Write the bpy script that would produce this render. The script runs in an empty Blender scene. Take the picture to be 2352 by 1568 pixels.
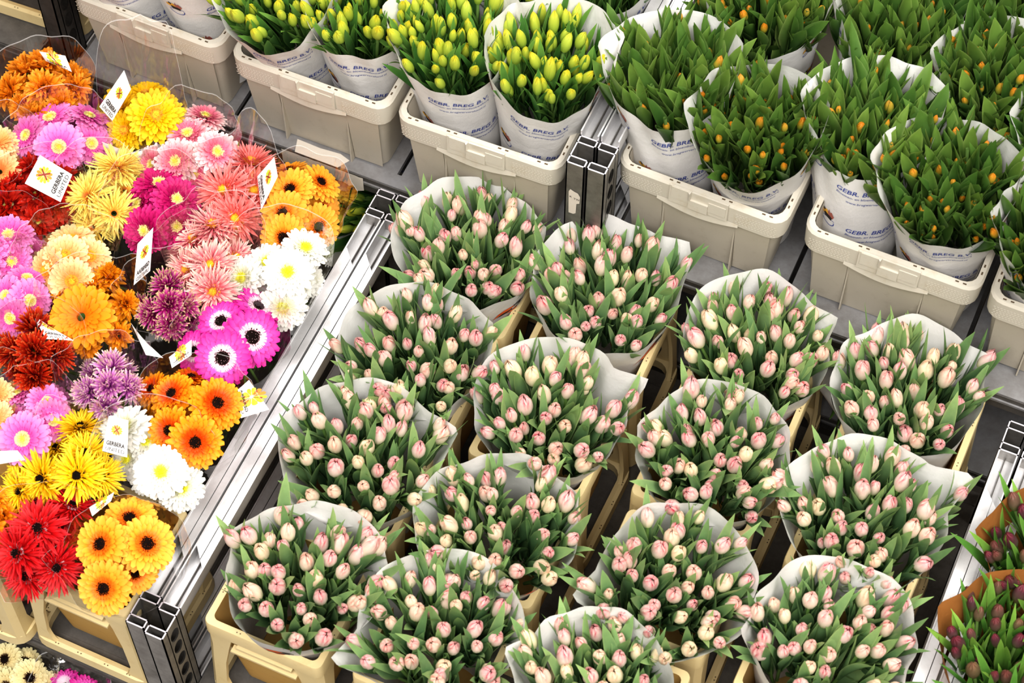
import bpy, math, random
from math import sin, cos, pi, radians as R
from mathutils import Vector, Matrix, Quaternion
random.seed(11)
sc = bpy.context.scene
COL = sc.collection

# ------------------------------------------------------------------ camera model (calibrated from the photograph)
FPX = 4972.84
CR = Vector((0.91336995, 0.40712643, 0.00184445))
CD = Vector((0.34745279, -0.77711745, -0.52475235))
CF = Vector((-0.2122072, 0.47993389, -0.85125294))
S = 1.2165
CAM = Vector((.5*S, -1.5*S, .915 + 3*S))
def at(u, v, z):
    d = CR*((u-1176)/FPX) + CD*((v-784)/FPX) + CF
    return CAM + d*((z-CAM.z)/d.z)
IMR = Vector((CR.x, CR.y, 0)).normalized()          # world direction that runs to the right across the floor plan
IMU = Vector((-CR.y, CR.x, 0)).normalized()         # and away from the viewer
TH0 = math.atan2(CR.y, CR.x)

# ------------------------------------------------------------------ helpers
class MB:
    def __init__(s):
        s.v = []; s.f = []; s.m = []; s.t = []; s.e = []; s.mi = 0
    def vert(s, p, t=0., e=0.):
        s.v.append(tuple(p)); s.t.append(t); s.e.append(e); return len(s.v)-1
    def face(s, *idx, m=None):
        s.f.append(tuple(idx)); s.m.append(s.mi if m is None else m)
    def grid(s, rows, close=False):
        """rows: list of lists of (p,t,e)"""
        ids = [[s.vert(*q) for q in r] for r in rows]
        n = len(ids[0])
        for a, b in zip(ids, ids[1:]):
            for j in range(n if close else n-1):
                k = (j+1) % n
                s.face(a[j], a[k], b[k], b[j])
        return ids
    def box(s, x0, y0, z0, x1, y1, z1, m=None):
        b = len(s.v)
        for p in ((x0,y0,z0),(x1,y0,z0),(x1,y1,z0),(x0,y1,z0),(x0,y0,z1),(x1,y0,z1),(x1,y1,z1),(x0,y1,z1)): s.vert(p)
        for q in ((3,2,1,0),(4,5,6,7),(0,1,5,4),(1,2,6,5),(2,3,7,6),(3,0,4,7)): s.face(*[b+i for i in q], m=m)
    def prism(s, pts, z0, z1, m=None):
        n = len(pts)
        a = [s.vert((x,y,z0)) for x,y in pts]; b = [s.vert((x,y,z1)) for x,y in pts]
        s.face(*reversed(a), m=m); s.face(*b, m=m)
        for i in range(n):
            j = (i+1) % n; s.face(a[i], a[j], b[j], b[i], m=m)
    def mesh(s, name, mats, smooth=True, sharp=0):
        me = bpy.data.meshes.new(name)
        me.from_pydata(s.v, [], s.f)
        for m in (mats if isinstance(mats, (list, tuple)) else [mats]): me.materials.append(m)
        me.polygons.foreach_set('material_index', s.m)
        me.polygons.foreach_set('use_smooth', [smooth]*len(s.f))
        a = me.attributes.new('t', 'FLOAT', 'POINT'); a.data.foreach_set('value', s.t)
        a = me.attributes.new('e', 'FLOAT', 'POINT'); a.data.foreach_set('value', s.e)
        me.update()
        if sharp: me.set_sharp_from_angle(angle=R(sharp))
        return me
    def build(s, name, mats, parent=None, smooth=True, loc=None, sharp=0):
        return link(name, s.mesh(name, mats, smooth, sharp), parent, loc)
def link(name, data, parent=None, loc=None):
    o = bpy.data.objects.new(name, data); COL.objects.link(o)
    if parent is not None: o.parent = parent
    if loc is not None: o.location = loc
    return o
def tag(o, label, cat, group=None, kind=None):
    if label: o['label'] = label
    if cat: o['category'] = cat
    if group: o['group'] = group
    if kind: o['kind'] = kind
    return o
def thing(name, label, cat, loc=(0,0,0), rz=0, group=None):
    o = bpy.data.objects.new(name, None); COL.objects.link(o)
    o.empty_display_size = .05
    o.location = loc; o.rotation_euler = (0,0,rz)
    return tag(o, label, cat, group)
def copy_tree(o, parent=None):
    c = o.copy(); COL.objects.link(c)
    if parent is not None: c.parent = parent
    for ch in o.children: copy_tree(ch, c)
    return c
def srgb(h):
    if isinstance(h, str):
        h = h.lstrip('#'); h = [int(h[i:i+2], 16)/255 for i in (0,2,4)]
    return tuple(((c/12.92) if c <= .04045 else ((c+.055)/1.055)**2.4) for c in h) + (1,)

# ------------------------------------------------------------------ materials
class NT:
    def __init__(s, name):
        s.mat = bpy.data.materials.new(name); s.mat.use_nodes = True
        s.n = s.mat.node_tree.nodes; s.l = s.mat.node_tree.links
        s.n.clear(); s.out = s.n.new('ShaderNodeOutputMaterial')
    def new(s, t, **k):
        n = s.n.new('ShaderNode'+t)
        for a, b in k.items():
            if a in n.inputs: n.inputs[a].default_value = b
            else: setattr(n, a, b)
        return n
    def to(s, a, b): s.l.new(a, b)
    def noise(s, scale, detail=4, rough=.6, coord='Object'):
        tc = s.new('TexCoord'); n = s.new('TexNoise'); n.inputs['Scale'].default_value = scale
        n.inputs['Detail'].default_value = detail; n.inputs['Roughness'].default_value = rough
        s.to(tc.outputs[coord], n.inputs['Vector']); return n.outputs['Fac']
    def ramp(s, fac, stops):
        r = s.new('ValToRGB'); e = r.color_ramp.elements
        while len(e) < len(stops): e.new(.5)
        for el, (p, c) in zip(e, stops): el.position = p; el.color = srgb(c) if not isinstance(c, (int, float)) else (c,c,c,1)
        s.to(fac, r.inputs['Fac']); return r.outputs['Color']
    def mix(s, fac, a, b, mode='MIX'):
        m = s.new('Mix', data_type='RGBA', blend_type=mode)
        if isinstance(fac, (int, float)): m.inputs[0].default_value = fac
        else: s.to(fac, m.inputs[0])
        for v, i in ((a, 6), (b, 7)):
            if isinstance(v, tuple): m.inputs[i].default_value = v
            else: s.to(v, m.inputs[i])
        return m.outputs[2]
    def math(s, op, a, b=0.5, c=0.5):
        m = s.new('Math', operation=op)
        for v, i in ((a,0),(b,1),(c,2)):
            if isinstance(v, (int, float)): m.inputs[i].default_value = v
            else: s.to(v, m.inputs[i])
        return m.outputs[0]
    def attr(s, name): return s.new('Attribute', attribute_name=name).outputs['Fac']
    def rnd(s): return s.new('ObjectInfo').outputs['Random']
    def bsdf(s, color, rough=.5, metal=0., spec=.5, trans=0., bump=None, bstr=.1, bdist=.002, sheen=0.):
        p = s.new('BsdfPrincipled')
        for v, i in ((color,'Base Color'),(rough,'Roughness'),(metal,'Metallic'),(spec,'Specular IOR Level')):
            if isinstance(v, (int, float)) or isinstance(v, tuple): p.inputs[i].default_value = v
            else: s.to(v, p.inputs[i])
        if bump is not None:
            b = s.new('Bump'); b.inputs['Strength'].default_value = bstr; b.inputs['Distance'].default_value = bdist
            s.to(bump, b.inputs['Height']); s.to(b.outputs[0], p.inputs['Normal'])
        sh = p.outputs[0]
        if trans:
            t = s.new('BsdfTranslucent')
            if isinstance(color, tuple): t.inputs[0].default_value = color
            else: s.to(color, t.inputs[0])
            m = s.new('MixShader'); m.inputs[0].default_value = trans
            s.to(sh, m.inputs[1]); s.to(t.outputs[0], m.inputs[2]); sh = m.outputs[0]
        s.to(sh, s.out.inputs[0]); return s.mat

def plain(name, c, rough=.5, **k):
    return NT(name).bsdf(srgb(c), rough, **k)
def leaf_mat(name, lo, mid, hi, edge):
    n = NT(name)
    c = n.ramp(n.attr('t'), [(0, lo), (.55, mid), (1, hi)])
    e = n.math('POWER', n.math('ABSOLUTE', n.attr('e')), 6.)
    c = n.mix(n.math('MULTIPLY', e, .45), c, srgb(edge))
    v = n.math('MULTIPLY_ADD', n.rnd(), .5, .72)
    nz = n.math('MULTIPLY_ADD', n.noise(60), .35, .83)
    hs = n.new('HueSaturation'); n.to(c, hs.inputs['Color']); n.to(n.math('MULTIPLY', v, nz), hs.inputs['Value'])
    n.to(n.math('MULTIPLY_ADD', n.rnd(), -.035, .513), hs.inputs['Hue'])
    tc = n.new('TexCoord'); w = n.new('TexNoise'); mp = n.new('Mapping'); mp.inputs['Scale'].default_value = (500,500,14)
    n.to(tc.outputs['Object'], mp.inputs[0]); n.to(mp.outputs[0], w.inputs['Vector']); w.inputs['Scale'].default_value = 1
    return n.bsdf(hs.outputs[0], .42, spec=.45, trans=.22, bump=w.outputs['Fac'], bstr=.12, bdist=.001)
def bud_mat(name, stops, tipcol=None, var=None, streak=0.):
    n = NT(name)
    t = n.attr('t')
    tc = n.new('TexCoord'); mp = n.new('Mapping'); mp.inputs['Scale'].default_value = (230,230,45)
    w = n.new('TexNoise'); w.inputs['Scale'].default_value = 1; w.inputs['Detail'].default_value = 3
    n.to(tc.outputs['Object'], mp.inputs[0]); n.to(mp.outputs[0], w.inputs['Vector'])
    wob = n.math('MULTIPLY_ADD', w.outputs['Fac'], .3, -.15)
    c = n.ramp(n.math('ADD', t, wob), stops)
    if tipcol:
        e = n.math('ABSOLUTE', n.attr('e'))
        k = n.math('MULTIPLY', n.math('POWER', t, 2.2), n.math('MULTIPLY_ADD', n.math('POWER', e, 2.), .95, .28))
        k = n.math('MULTIPLY', k, n.math('MULTIPLY_ADD', w.outputs['Fac'], 3.2, -.8)); 
        cl = n.new('Clamp'); n.to(k, cl.inputs[0])
        c = n.mix(n.math('MULTIPLY', cl.outputs[0], streak), c, srgb(tipcol))
    if var:
        c = n.mix(n.math('MULTIPLY', n.math('POWER', n.rnd(), 2.5), .6), c, srgb(var))
    v = n.math('MULTIPLY_ADD', n.rnd(), .22, .86)
    hs = n.new('HueSaturation'); n.to(c, hs.inputs['Color']); n.to(v, hs.inputs['Value'])
    return n.bsdf(hs.outputs[0], .45, spec=.4, trans=.15, bump=w.outputs['Fac'], bstr=.1, bdist=.001)
def petal_mat(name, stops, edge=None, trans=.2):
    n = NT(name)
    nz = n.math('MULTIPLY_ADD', n.noise(140, 3), .18, -.09)
    c = n.ramp(n.math('ADD', n.attr('t'), nz), stops)
    if edge:
        e = n.math('POWER', n.math('ABSOLUTE', n.attr('e')), 2.)
        c = n.mix(n.math('MULTIPLY', e, .6), c, srgb(edge))
    v = n.math('MULTIPLY_ADD', n.rnd(), .16, .9)
    hs = n.new('HueSaturation'); n.to(c, hs.inputs['Color']); n.to(v, hs.inputs['Value'])
    return n.bsdf(hs.outputs[0], .5, spec=.3, trans=trans)
def paper_mat(name, c, c2):
    n = NT(name)
    f = n.noise(9, 5, .6)
    col = n.mix(n.math('MULTIPLY', f, .6), srgb(c), srgb(c2))
    return n.bsdf(col, .75, spec=.2, trans=.12, bump=n.noise(26, 6, .65), bstr=.35, bdist=.006)
def plastic_mat(name, c, c2, grime, trans=0., lowdark=None):
    n = NT(name)
    col = n.mix(n.math('MULTIPLY', n.noise(6, 5), .7), srgb(c), srgb(c2))
    g = n.ramp(n.noise(23, 8, .7), [(.55, 0.), (.8, 1.)])
    col = n.mix(n.math('MULTIPLY', g, .35), col, srgb(grime))
    if lowdark:
        tc = n.new('TexCoord'); sx = n.new('SeparateXYZ'); n.to(tc.outputs['Object'], sx.inputs[0])
        k = n.ramp(sx.outputs['Z'], [(0., 1.), (.3, 0.)])
        col = n.mix(n.math('MULTIPLY', k, .8), col, srgb(lowdark))
    return n.bsdf(col, .42, spec=.4, trans=trans, bump=n.noise(300, 2), bstr=.04)
def metal_mat(name, c, c2, rough=.38, scr=(3,120,120), metal=.85):
    n = NT(name)
    tc = n.new('TexCoord'); mp = n.new('Mapping'); mp.inputs['Scale'].default_value = scr
    w = n.new('TexNoise'); w.inputs['Scale'].default_value = 1.; w.inputs['Detail'].default_value = 5
    n.to(tc.outputs['Object'], mp.inputs[0]); n.to(mp.outputs[0], w.inputs['Vector'])
    d = n.noise(14, 7, .7)
    col = n.mix(n.ramp(d, [(.35, 0.), (.75, 1.)]), srgb(c), srgb(c2))
    rg = n.math('MULTIPLY_ADD', d, .3, rough-.12)
    return n.bsdf(col, rg, metal=metal, spec=.5, bump=w.outputs['Fac'], bstr=.06, bdist=.001)

M = {}
M['leaf_pink'] = leaf_mat('leaf_mid_green', '#4d7247', '#74996a', '#8db070', '#b9d08e')
M['leaf_yellow'] = leaf_mat('leaf_fresh_green', '#31572b', '#4f7b3c', '#699a48', '#98bf68')
M['leaf_green'] = leaf_mat('leaf_deep_green', '#2e4a26', '#4f7335', '#6b8f40', '#a0ba70')
M['leaf_purple'] = leaf_mat('leaf_bright_green', '#33552a', '#5a8a3c', '#78aa4a', '#9dc468')
M['bud_pink'] = bud_mat('bud_blush', [(0, '#dde0a6'), (.22, '#f6ead0'), (.55, '#f8e2d7'), (1, '#f3bebc')], '#d83c5a', '#e8e4b0', 1.)
M['bud_yellow'] = bud_mat('bud_lime_yellow', [(0, '#8bae48'), (.4, '#b0c44c'), (.75, '#c8d048'), (1, '#efdb36')], None, '#a8bf50')
M['bud_orange'] = bud_mat('bud_green_orange', [(0, '#7f9440'), (.35, '#a5a03c'), (.65, '#cc9a30'), (1, '#e4861e')], None, '#93a044')
M['bud_purple'] = bud_mat('bud_dark_purple', [(0, '#6d7a45'), (.4, '#65504a'), (.75, '#5c343c'), (1, '#82293e')], None, '#7a7048')
M['stem'] = plain('stem_green', '#6f8f4c', .5)
M['paper'] = paper_mat('white_wrapping_paper', '#efedeb', '#dcdbda')
M['kraft'] = paper_mat('brown_kraft_paper', '#a8713d', '#8a5528')
M['ink_blue'] = plain('blue_ink', '#42519b', .7)
M['ink_black'] = plain('black_ink', '#2c2523', .7)
M['ink_orange'] = plain('orange_ink', '#e0662a', .7)
M['ink_brown'] = plain('brown_ink', '#a8665a', .7)
M['ink_gold'] = plain('gold_ink', '#e0a93c', .7)
M['ink_faint'] = plain('faint_salmon_ink', '#e6c4b8', .8)
M['ink_grey'] = plain('grey_ink', '#b9b7ba', .8)
M['crate'] = plastic_mat('grey_white_plastic', '#cac2b3', '#b9b09f', '#857557', .05)
M['crate_rim'] = plastic_mat('pale_plastic_rim', '#dad4c7', '#cdc6b7', '#b0935a', .05)
M['crate_bit'] = plain('raised_plastic_dash', '#e9e4d8', .4)
M['dark_slot'] = plain('dark_slot', '#5b4a35', .8)
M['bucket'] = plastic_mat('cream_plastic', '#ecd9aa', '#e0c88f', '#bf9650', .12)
M['bucket_in'] = plastic_mat('cream_plastic_ochre_shade', '#deb974', '#cfa356', '#a87a34', .2)  # cream plastic tub with its ochre inner shading put into the colour
M['alu'] = metal_mat('brushed_aluminium', '#f2f2f4', '#d6d4d4', .42, (120,3,120), .7)
M['alu_dark'] = metal_mat('scuffed_aluminium', '#a3a09c', '#6f6b67', .48, (60,60,4), .75)
M['alu_black'] = metal_mat('blackened_aluminium', '#57534f', '#2f2c2a', .55, (60,60,4), .6)
M['alu_edge'] = plain('bright_cut_metal', '#ece7ee', .35, metal=.3)
M['galv'] = metal_mat('galvanised_plate', '#aeaeb2', '#85827f', .5, (3,60,60), .55)
M['galv_dark'] = metal_mat('dull_steel_and_gap_shade', '#6e6a66', '#4a4744', .6, (3,60,60), .5)  # dull steel parts; on front trolley shelves also shade put into the colour
M['sticker'] = paper_mat('torn_sticker', '#eee7dc', '#cdbfae')
M['card'] = plain('glossy_white_card', '#f6f4f3', .35)
M['card_lime'] = plain('lime_card_edge', '#cbd63a', .4)
for k, c in (('lg_red', '#dd3b2a'), ('lg_or', '#ee8a2c'), ('lg_lime', '#c3d12f'), ('lg_salm', '#e2694f'), ('lg_dark', '#8f2f22')): M[k] = plain('logo_'+k, c, .45)
n = NT('concrete_floor'); M['floor'] = n.bsdf(n.ramp(n.noise(3, 8), [(.3, '#4a453f'), (.7, '#6b645b')]), .8)
# clear film: see-through with a sharp sheen
n = NT('clear_film')
tr = n.new('BsdfTransparent'); tr.inputs[0].default_value = (.965,.955,.95,1)
gl = n.new('BsdfGlossy'); gl.inputs['Roughness'].default_value = .11; gl.inputs['Color'].default_value = (1,1,1,1)
bp = n.new('Bump'); bp.inputs['Strength'].default_value = .8; bp.inputs['Distance'].default_value = .012
tc_ = n.new('TexCoord'); mp_ = n.new('Mapping'); mp_.inputs['Scale'].default_value = (34,34,7); nz_ = n.new('TexNoise'); nz_.inputs['Scale'].default_value = 1; n.to(tc_.outputs['Object'], mp_.inputs[0]); n.to(mp_.outputs[0], nz_.inputs['Vector']); n.to(nz_.outputs['Fac'], bp.inputs['Height']); n.to(bp.outputs[0], gl.inputs['Normal'])
lw = n.new('LayerWeight'); lw.inputs['Blend'].default_value = .18; n.to(bp.outputs[0], lw.inputs['Normal'])
mx = n.new('MixShader'); n.to(n.math('MULTIPLY_ADD', lw.outputs['Fresnel'], .22, .075), mx.inputs[0]); n.to(tr.outputs[0], mx.inputs[1]); n.to(gl.outputs[0], mx.inputs[2])
n.to(mx.outputs[0], n.out.inputs[0]); M['film'] = n.mat
n = NT('film_edge_highlight')
tr = n.new('BsdfTransparent'); df = n.new('BsdfDiffuse'); df.inputs[0].default_value = (.95,.95,.95,1); mx = n.new('MixShader'); mx.inputs[0].default_value = .3  # whitish diffuse band: a highlight painted along the sleeve mouth
n.to(tr.outputs[0], mx.inputs[1]); n.to(df.outputs[0], mx.inputs[2]); n.to(mx.outputs[0], n.out.inputs[0]); M['film_glint'] = n.mat

# ------------------------------------------------------------------ flat lettering (font outlines turned to faces)
_txt = {}
def text_shape(s, size, shear=0., bold=0.):
    key = (s, size, shear, bold)
    if key not in _txt:
        cu = bpy.data.curves.new('t', 'FONT'); cu.body = s; cu.size = size; cu.shear = shear; cu.resolution_u = 2
        cu.align_x = 'CENTER'; cu.fill_mode = 'FRONT'; cu.offset = bold
        o = bpy.data.objects.new('t', cu); COL.objects.link(o)
        bpy.context.view_layer.update()
        me = o.evaluated_get(bpy.context.evaluated_depsgraph_get()).to_mesh()
        vs = [(v.co.x, v.co.y) for v in me.vertices]; fs = [tuple(p.vertices) for p in me.polygons]
        bpy.data.objects.remove(o); bpy.data.curves.remove(cu)
        _txt[key] = (vs, fs)
    return _txt[key]
def put_text(mb, s, size, fn, mi, ox=0., oy=0., width=None, shear=0., bold=0., mirror=False):
    vs, fs = text_shape(s, size, shear, bold)
    if width:
        w = max(x for x,_ in vs)-min(x for x,_ in vs); k = width/w
    else: k = 1
    b = len(mb.v)
    for x, y in vs: mb.vert(fn(ox+(-x if mirror else x)*k, oy+y))
    for f in fs: mb.face(*[b+i for i in f], m=mi)
def put_poly(mb, pts, fn, mi):
    b = len(mb.v)
    for x, y in pts: mb.vert(fn(x, y))
    mb.face(*range(b, b+len(pts)), m=mi)
def put_ring(mb, cx, cy, rx, ry, w, fn, mi, a0=0, a1=2*pi, n=20):
    pv = None
    for i in range(n+1):
        a = a0+(a1-a0)*i/n
        q = (mb.vert(fn(cx+rx*cos(a), cy+ry*sin(a))), mb.vert(fn(cx+(rx-w)*cos(a), cy+(ry-w)*sin(a))))
        if pv: mb.face(pv[0], q[0], q[1], pv[1], m=mi)
        pv = q

# ------------------------------------------------------------------ tulips
def add_leaf(mb, L, W, az, lean, bend, cup, twist, z0, x0=.004, nt=8, nv=5, tipx=0.):
    ca, sa = cos(az), sin(az); rows = []
    ang = lean; x = x0; z = z0; ds = L/(nt-1)
    for i in range(nt):
        t = i/(nt-1)
        w = W*min(1., (.38+1.9*t))*(max(0, 1-t**2.3))**.75 if t < 1 else 0.0006
        w = min(w, W)
        row = []
        tw = twist*t
        for j in range(nv):
            e = 2*j/(nv-1)-1
            cu = cup*(1-.55*t)
            y = e*w/2*cos(abs(e)*cu*.9); off = (1-cos(e*cu*1.25))*w*.55
            # local frame: along=(sin ang,cos ang) ; normal inward
            dx = -off*cos(ang); dz = off*sin(ang)
            px = x+dx + y*sin(tw)*.6; pz = z+dz; py = y*cos(tw)
            row.append(((px*ca-py*sa, px*sa+py*ca, pz), t, e))
        rows.append(row)
        x += ds*sin(ang); z += ds*cos(ang); ang += bend/(nt-1)*(.4+1.2*t)
    mb.grid(rows)
def add_tube(mb, pts, r, n=6, t=0.):
    rows = []
    for p in pts: rows.append([((p[0]+r*cos(2*pi*k/n), p[1]+r*sin(2*pi*k/n), p[2]), t, 0.) for k in range(n)])
    mb.grid(rows, True)
def bud_mesh(name, mat, rad, H, tip, fringe, seed):
    rg = random.Random(seed); mb = MB()
    prof = lambda t: rad*max(.0, sin(pi*min(1, (.15+.77*t)))**.6)*(1-.42*tip*t**2.2)
    for layer, rs, n0 in ((0, .93, .5), (1, 1., 0.)):
        for k in range(3):
            a0 = 2*pi*(k+n0)/3 + rg.uniform(-.1, .1); hh = H*rg.uniform(.94, 1.05)*(1 if layer else .97)
            rows = []
            for i in range(7):
                t = i/6
                span = 1.12*(1 if t < .6 else (1-((t-.6)/.4)**2*(.9 if tip > .5 else .55)))
                row = []
                for j in range(5):
                    e = 2*j/4-1
                    r = prof(t)*rs*(1+.05*(1-e*e)) + (.0004 if layer else 0)
                    z = hh*t - abs(e)**1.5*hh*.12*t
                    if i == 6:
                        z += (rg.uniform(-.0030, .0022) if fringe else 0); r = rad*((.03 if tip > .5 else .10) if layer == 0 else (.07 if tip > .5 else .24))*rg.uniform(.7, 1.15 if fringe else 1)
                    a = a0+e*span
                    row.append(((r*cos(a), r*sin(a), z), t, e))
                rows.append(row)
            mb.grid(rows)
    return mb.mesh(name, mat)
def tulip_mesh(kind, seed, low=2):
    rg = random.Random(seed); mb = MB()
    mb.mi = 1; add_tube(mb, [(0,0,-.17), (0,0,-.08), (0,0,.004)], .0035, 6, .5); mb.mi = 0
    a = rg.uniform(0, 6.28)
    u = rg.uniform
    n, L, W, ln, bd, cup, z0, x0 = {'pink': (5, (.115, .185), (.026, .041), (.0, .17), (-.05, .6), (.55, 1.1), (-.115, -.085), .004),
        'yellow': (4, (.115, .165), (.022, .033), (.02, .2), (.0, .6), (.55, 1.1), (-.125, -.09), .004),
        'green': (4, (.105, .150), (.042, .060), (.0, .17), (-.1, .45), (.8, 1.45), (-.105, -.07), .007),
        'purple': (3, (.12, .17), (.020, .030), (.02, .25), (.0, .7), (.55, 1.1), (-.12, -.08), .004)}[kind]
    for k in range(n):
        add_leaf(mb, u(*L), u(*W), a+k*2.2+u(-.4, .4), u(*ln), u(*bd), u(*cup), u(-.5, .5), u(*z0), x0)
    for k in range(low):
        add_leaf(mb, u(.10, .13), W[1], a+1+k*3.1+u(-.5, .5), u(.08, .28), u(.0, .5), .8, u(-.5, .5), u(-.19, -.15), x0, 6, 3)
    return mb.mesh('tulip_'+kind, [M['leaf_'+kind], M['stem']])
TUL = {k: [tulip_mesh(k, 100*i+7) for i in range(14)] for k in ('pink', 'yellow', 'green', 'purple')}
TUL_RIM = {k: [tulip_mesh(k, 100*i+57, 0) for i in range(8)] for k in ('pink', 'yellow', 'green', 'purple')}
BUD = {'pink': [bud_mesh('bud_pink', M['bud_pink'], .0128, .044, .2, True, i) for i in range(7)],
       'yellow': [bud_mesh('bud_yellow', M['bud_yellow'], .0100, .047, .95, False, 20+i) for i in range(5)],
       'green': [bud_mesh('bud_orange', M['bud_orange'], .0088, .032, .7, False, 40+i) for i in range(5)],
       'purple': [bud_mesh('bud_purple', M['bud_purple'], .0110, .040, .6, False, 60+i) for i in range(5)]}
PROTO = {}

class Wrap:
    """a paper sleeve: a flaring cone with an uneven mouth"""
    def __init__(s, base, r0, z0, c, rx, ry, rot, zr, back=.02, side=0., tips=(), seed=0, rough=1.):
        s.base = Vector((base[0], base[1], 0)); s.c = Vector((c[0], c[1], 0)); s.r0 = r0; s.z0 = z0; s.rx = rx; s.ry = ry; s.rot = rot
        s.zr = zr; s.back = back; s.side = side; s.tips = tips
        rg = random.Random(seed); s.ph = [(k, rg.uniform(0, 6.28), rg.uniform(.3, 1.)*.028*rough/k**.4) for k in (2, 3, 4, 5, 7)]
        s.cr = [(rg.randint(5, 13), rg.uniform(0, 6.28), rg.uniform(.0008, .0022), rg.uniform(2, 9)) for _ in range(4)]
    def rim(s, th):
        a = th-s.rot; r = s.rx*s.ry/math.hypot(s.ry*cos(a), s.rx*sin(a))
        r *= 1+sum(A*sin(k*th+p) for k, p, A in s.ph)
        z = s.zr + s.back*sin(th-TH0) + s.side*cos(2*(th-TH0)) + sum(.12*A*cos((k+1)*th+p*2) for k, p, A in s.ph)
        for al, amp in s.tips:
            d = (th-(R(al)+TH0)+pi) % (2*pi)-pi
            g = max(0., 1-abs(d)/.34)**1.4; r *= 1+1.25*amp*g; z += .05*amp*g
        return r, z
    def p(s, th, u, out=0.):
        r1, z1 = s.rim(th); k = .55*u+.45*u**2.6
        r = s.r0+(r1-s.r0)*k + out
        r += sum(A*sin(n*th+p+f*u)*u for n, p, A, f in s.cr)*.9
        c = s.base.lerp(s.c, k)
        return Vector((c.x+r*cos(th), c.y+r*sin(th), s.z0+(z1-s.z0)*u))
    def mesh(s, mb, nth=84, nu=13, o=Vector()):
        rows = [[(s.p(2*pi*j/nth, i/(nu-1))-o, i/(nu-1), 0.) for j in range(nth)] for i in range(nu)]
        mb.grid(rows, True)
    def fn(s, th0, u0, o, out=.0012, tilt=0.):
        def f(x, y):
            x, y = x*cos(tilt)-y*sin(tilt), x*sin(tilt)+y*cos(tilt)
            r1, z1 = s.rim(th0); L = math.hypot(z1-s.z0, r1-s.r0)
            u = u0+y/L; r = s.r0+(r1-s.r0)*(.55*u+.45*max(.02, u)**2.6)
            return s.p(th0+x/r, min(max(u, .02), .995), out)-o
        return f

INKS = ('ink_blue', 'ink_black', 'ink_brown', 'ink_gold')
def emblem(mb, f0, k=1.0):
    f = lambda x, y: f0(x*k, y*k)
    put_poly(mb, [(-.007,-.001),(.008,-.001),(.011,.008),(.003,.011),(-.008,.010),(-.012,.006)], f, 1)
    put_poly(mb, [(-.018,.006),(-.010,.004),(-.008,.011),(-.013,.015),(-.019,.012)], f, 3)
    put_poly(mb, [(-.014,.014),(-.008,.012),(-.006,.018),(-.012,.020)], f, 1)
    put_poly(mb, [(-.008,.010),(.002,.010),(-.001,.021),(-.006,.019)], f, 3)
    put_poly(mb, [(.002,.009),(.012,.007),(.016,.016),(.011,.025),(.006,.021),(.004,.028),(.001,.018)], f, 2)
    put_ring(mb, 0, -.004, .016, .014, .0018, f, 0, R(190), R(370))
    put_poly(mb, [(-.016,-.005),(.016,.001),(.016,.0025),(-.016,-.0035)], f, 0)
def breg_prints(wrap, o, th, rows=((.80, 0.), (.42, .35)), reps=(-1, 0, 1)):
    mb = MB()
    for u, sh in rows:
        for k in reps:
            t0 = th+sh+k*2*pi/3
            f = wrap.fn(t0, u, o)
            put_text(mb, 'GEBR. BREG B.V.', .0165, f, 0, 0, 0, .122, .18, .0002)
            put_text(mb, 'Bloemen- en bloembollenkwekerij', .0088, f, 0, 0, -.0115, .122, .2)
            put_text(mb, 'www.bregwervershoof.nl', .0085, f, 0, .006, -.026, .092, .2)
            emblem(mb, wrap.fn(t0+1.05, u, o))
    return mb
def wing_prints(wrap, o, al, u, k=1., tilt=.5, vof=False):
    mb = MB(); f0 = wrap.fn(R(al)+TH0, u, o, tilt=tilt); f = lambda x, y: f0(x*k, y*k)
    put_poly(mb, [(-.036,-.006),(-.02,.004),(-.004,.012),(.012,.016),(.018,.010),(.004,.002),(-.014,-.005)], f, 2)
    put_poly(mb, [(-.026,-.010),(-.012,-.004),(.004,.002),(.016,.012),(.03,.018),(.034,.010),(.03,.001),(.018,-.003),(.002,-.007),(-.014,-.012)], f, 0)
    put_poly(mb, [(-.006,-.010),(.010,-.006),(.022,-.004),(.016,-.012),(.004,-.014)], f, 2)
    for i in range(7):
        x = .016+.0035*i; y = .0125+.001*i-.0004*i*i
        put_poly(mb, [(x-.003, y), (x+.003, y), (x+.001, y+.008)], f, 0)
    if vof: put_text(mb, 'TULIPLAND VOF', .009, f, 1, .022, -.026, .075)
    return mb

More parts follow.
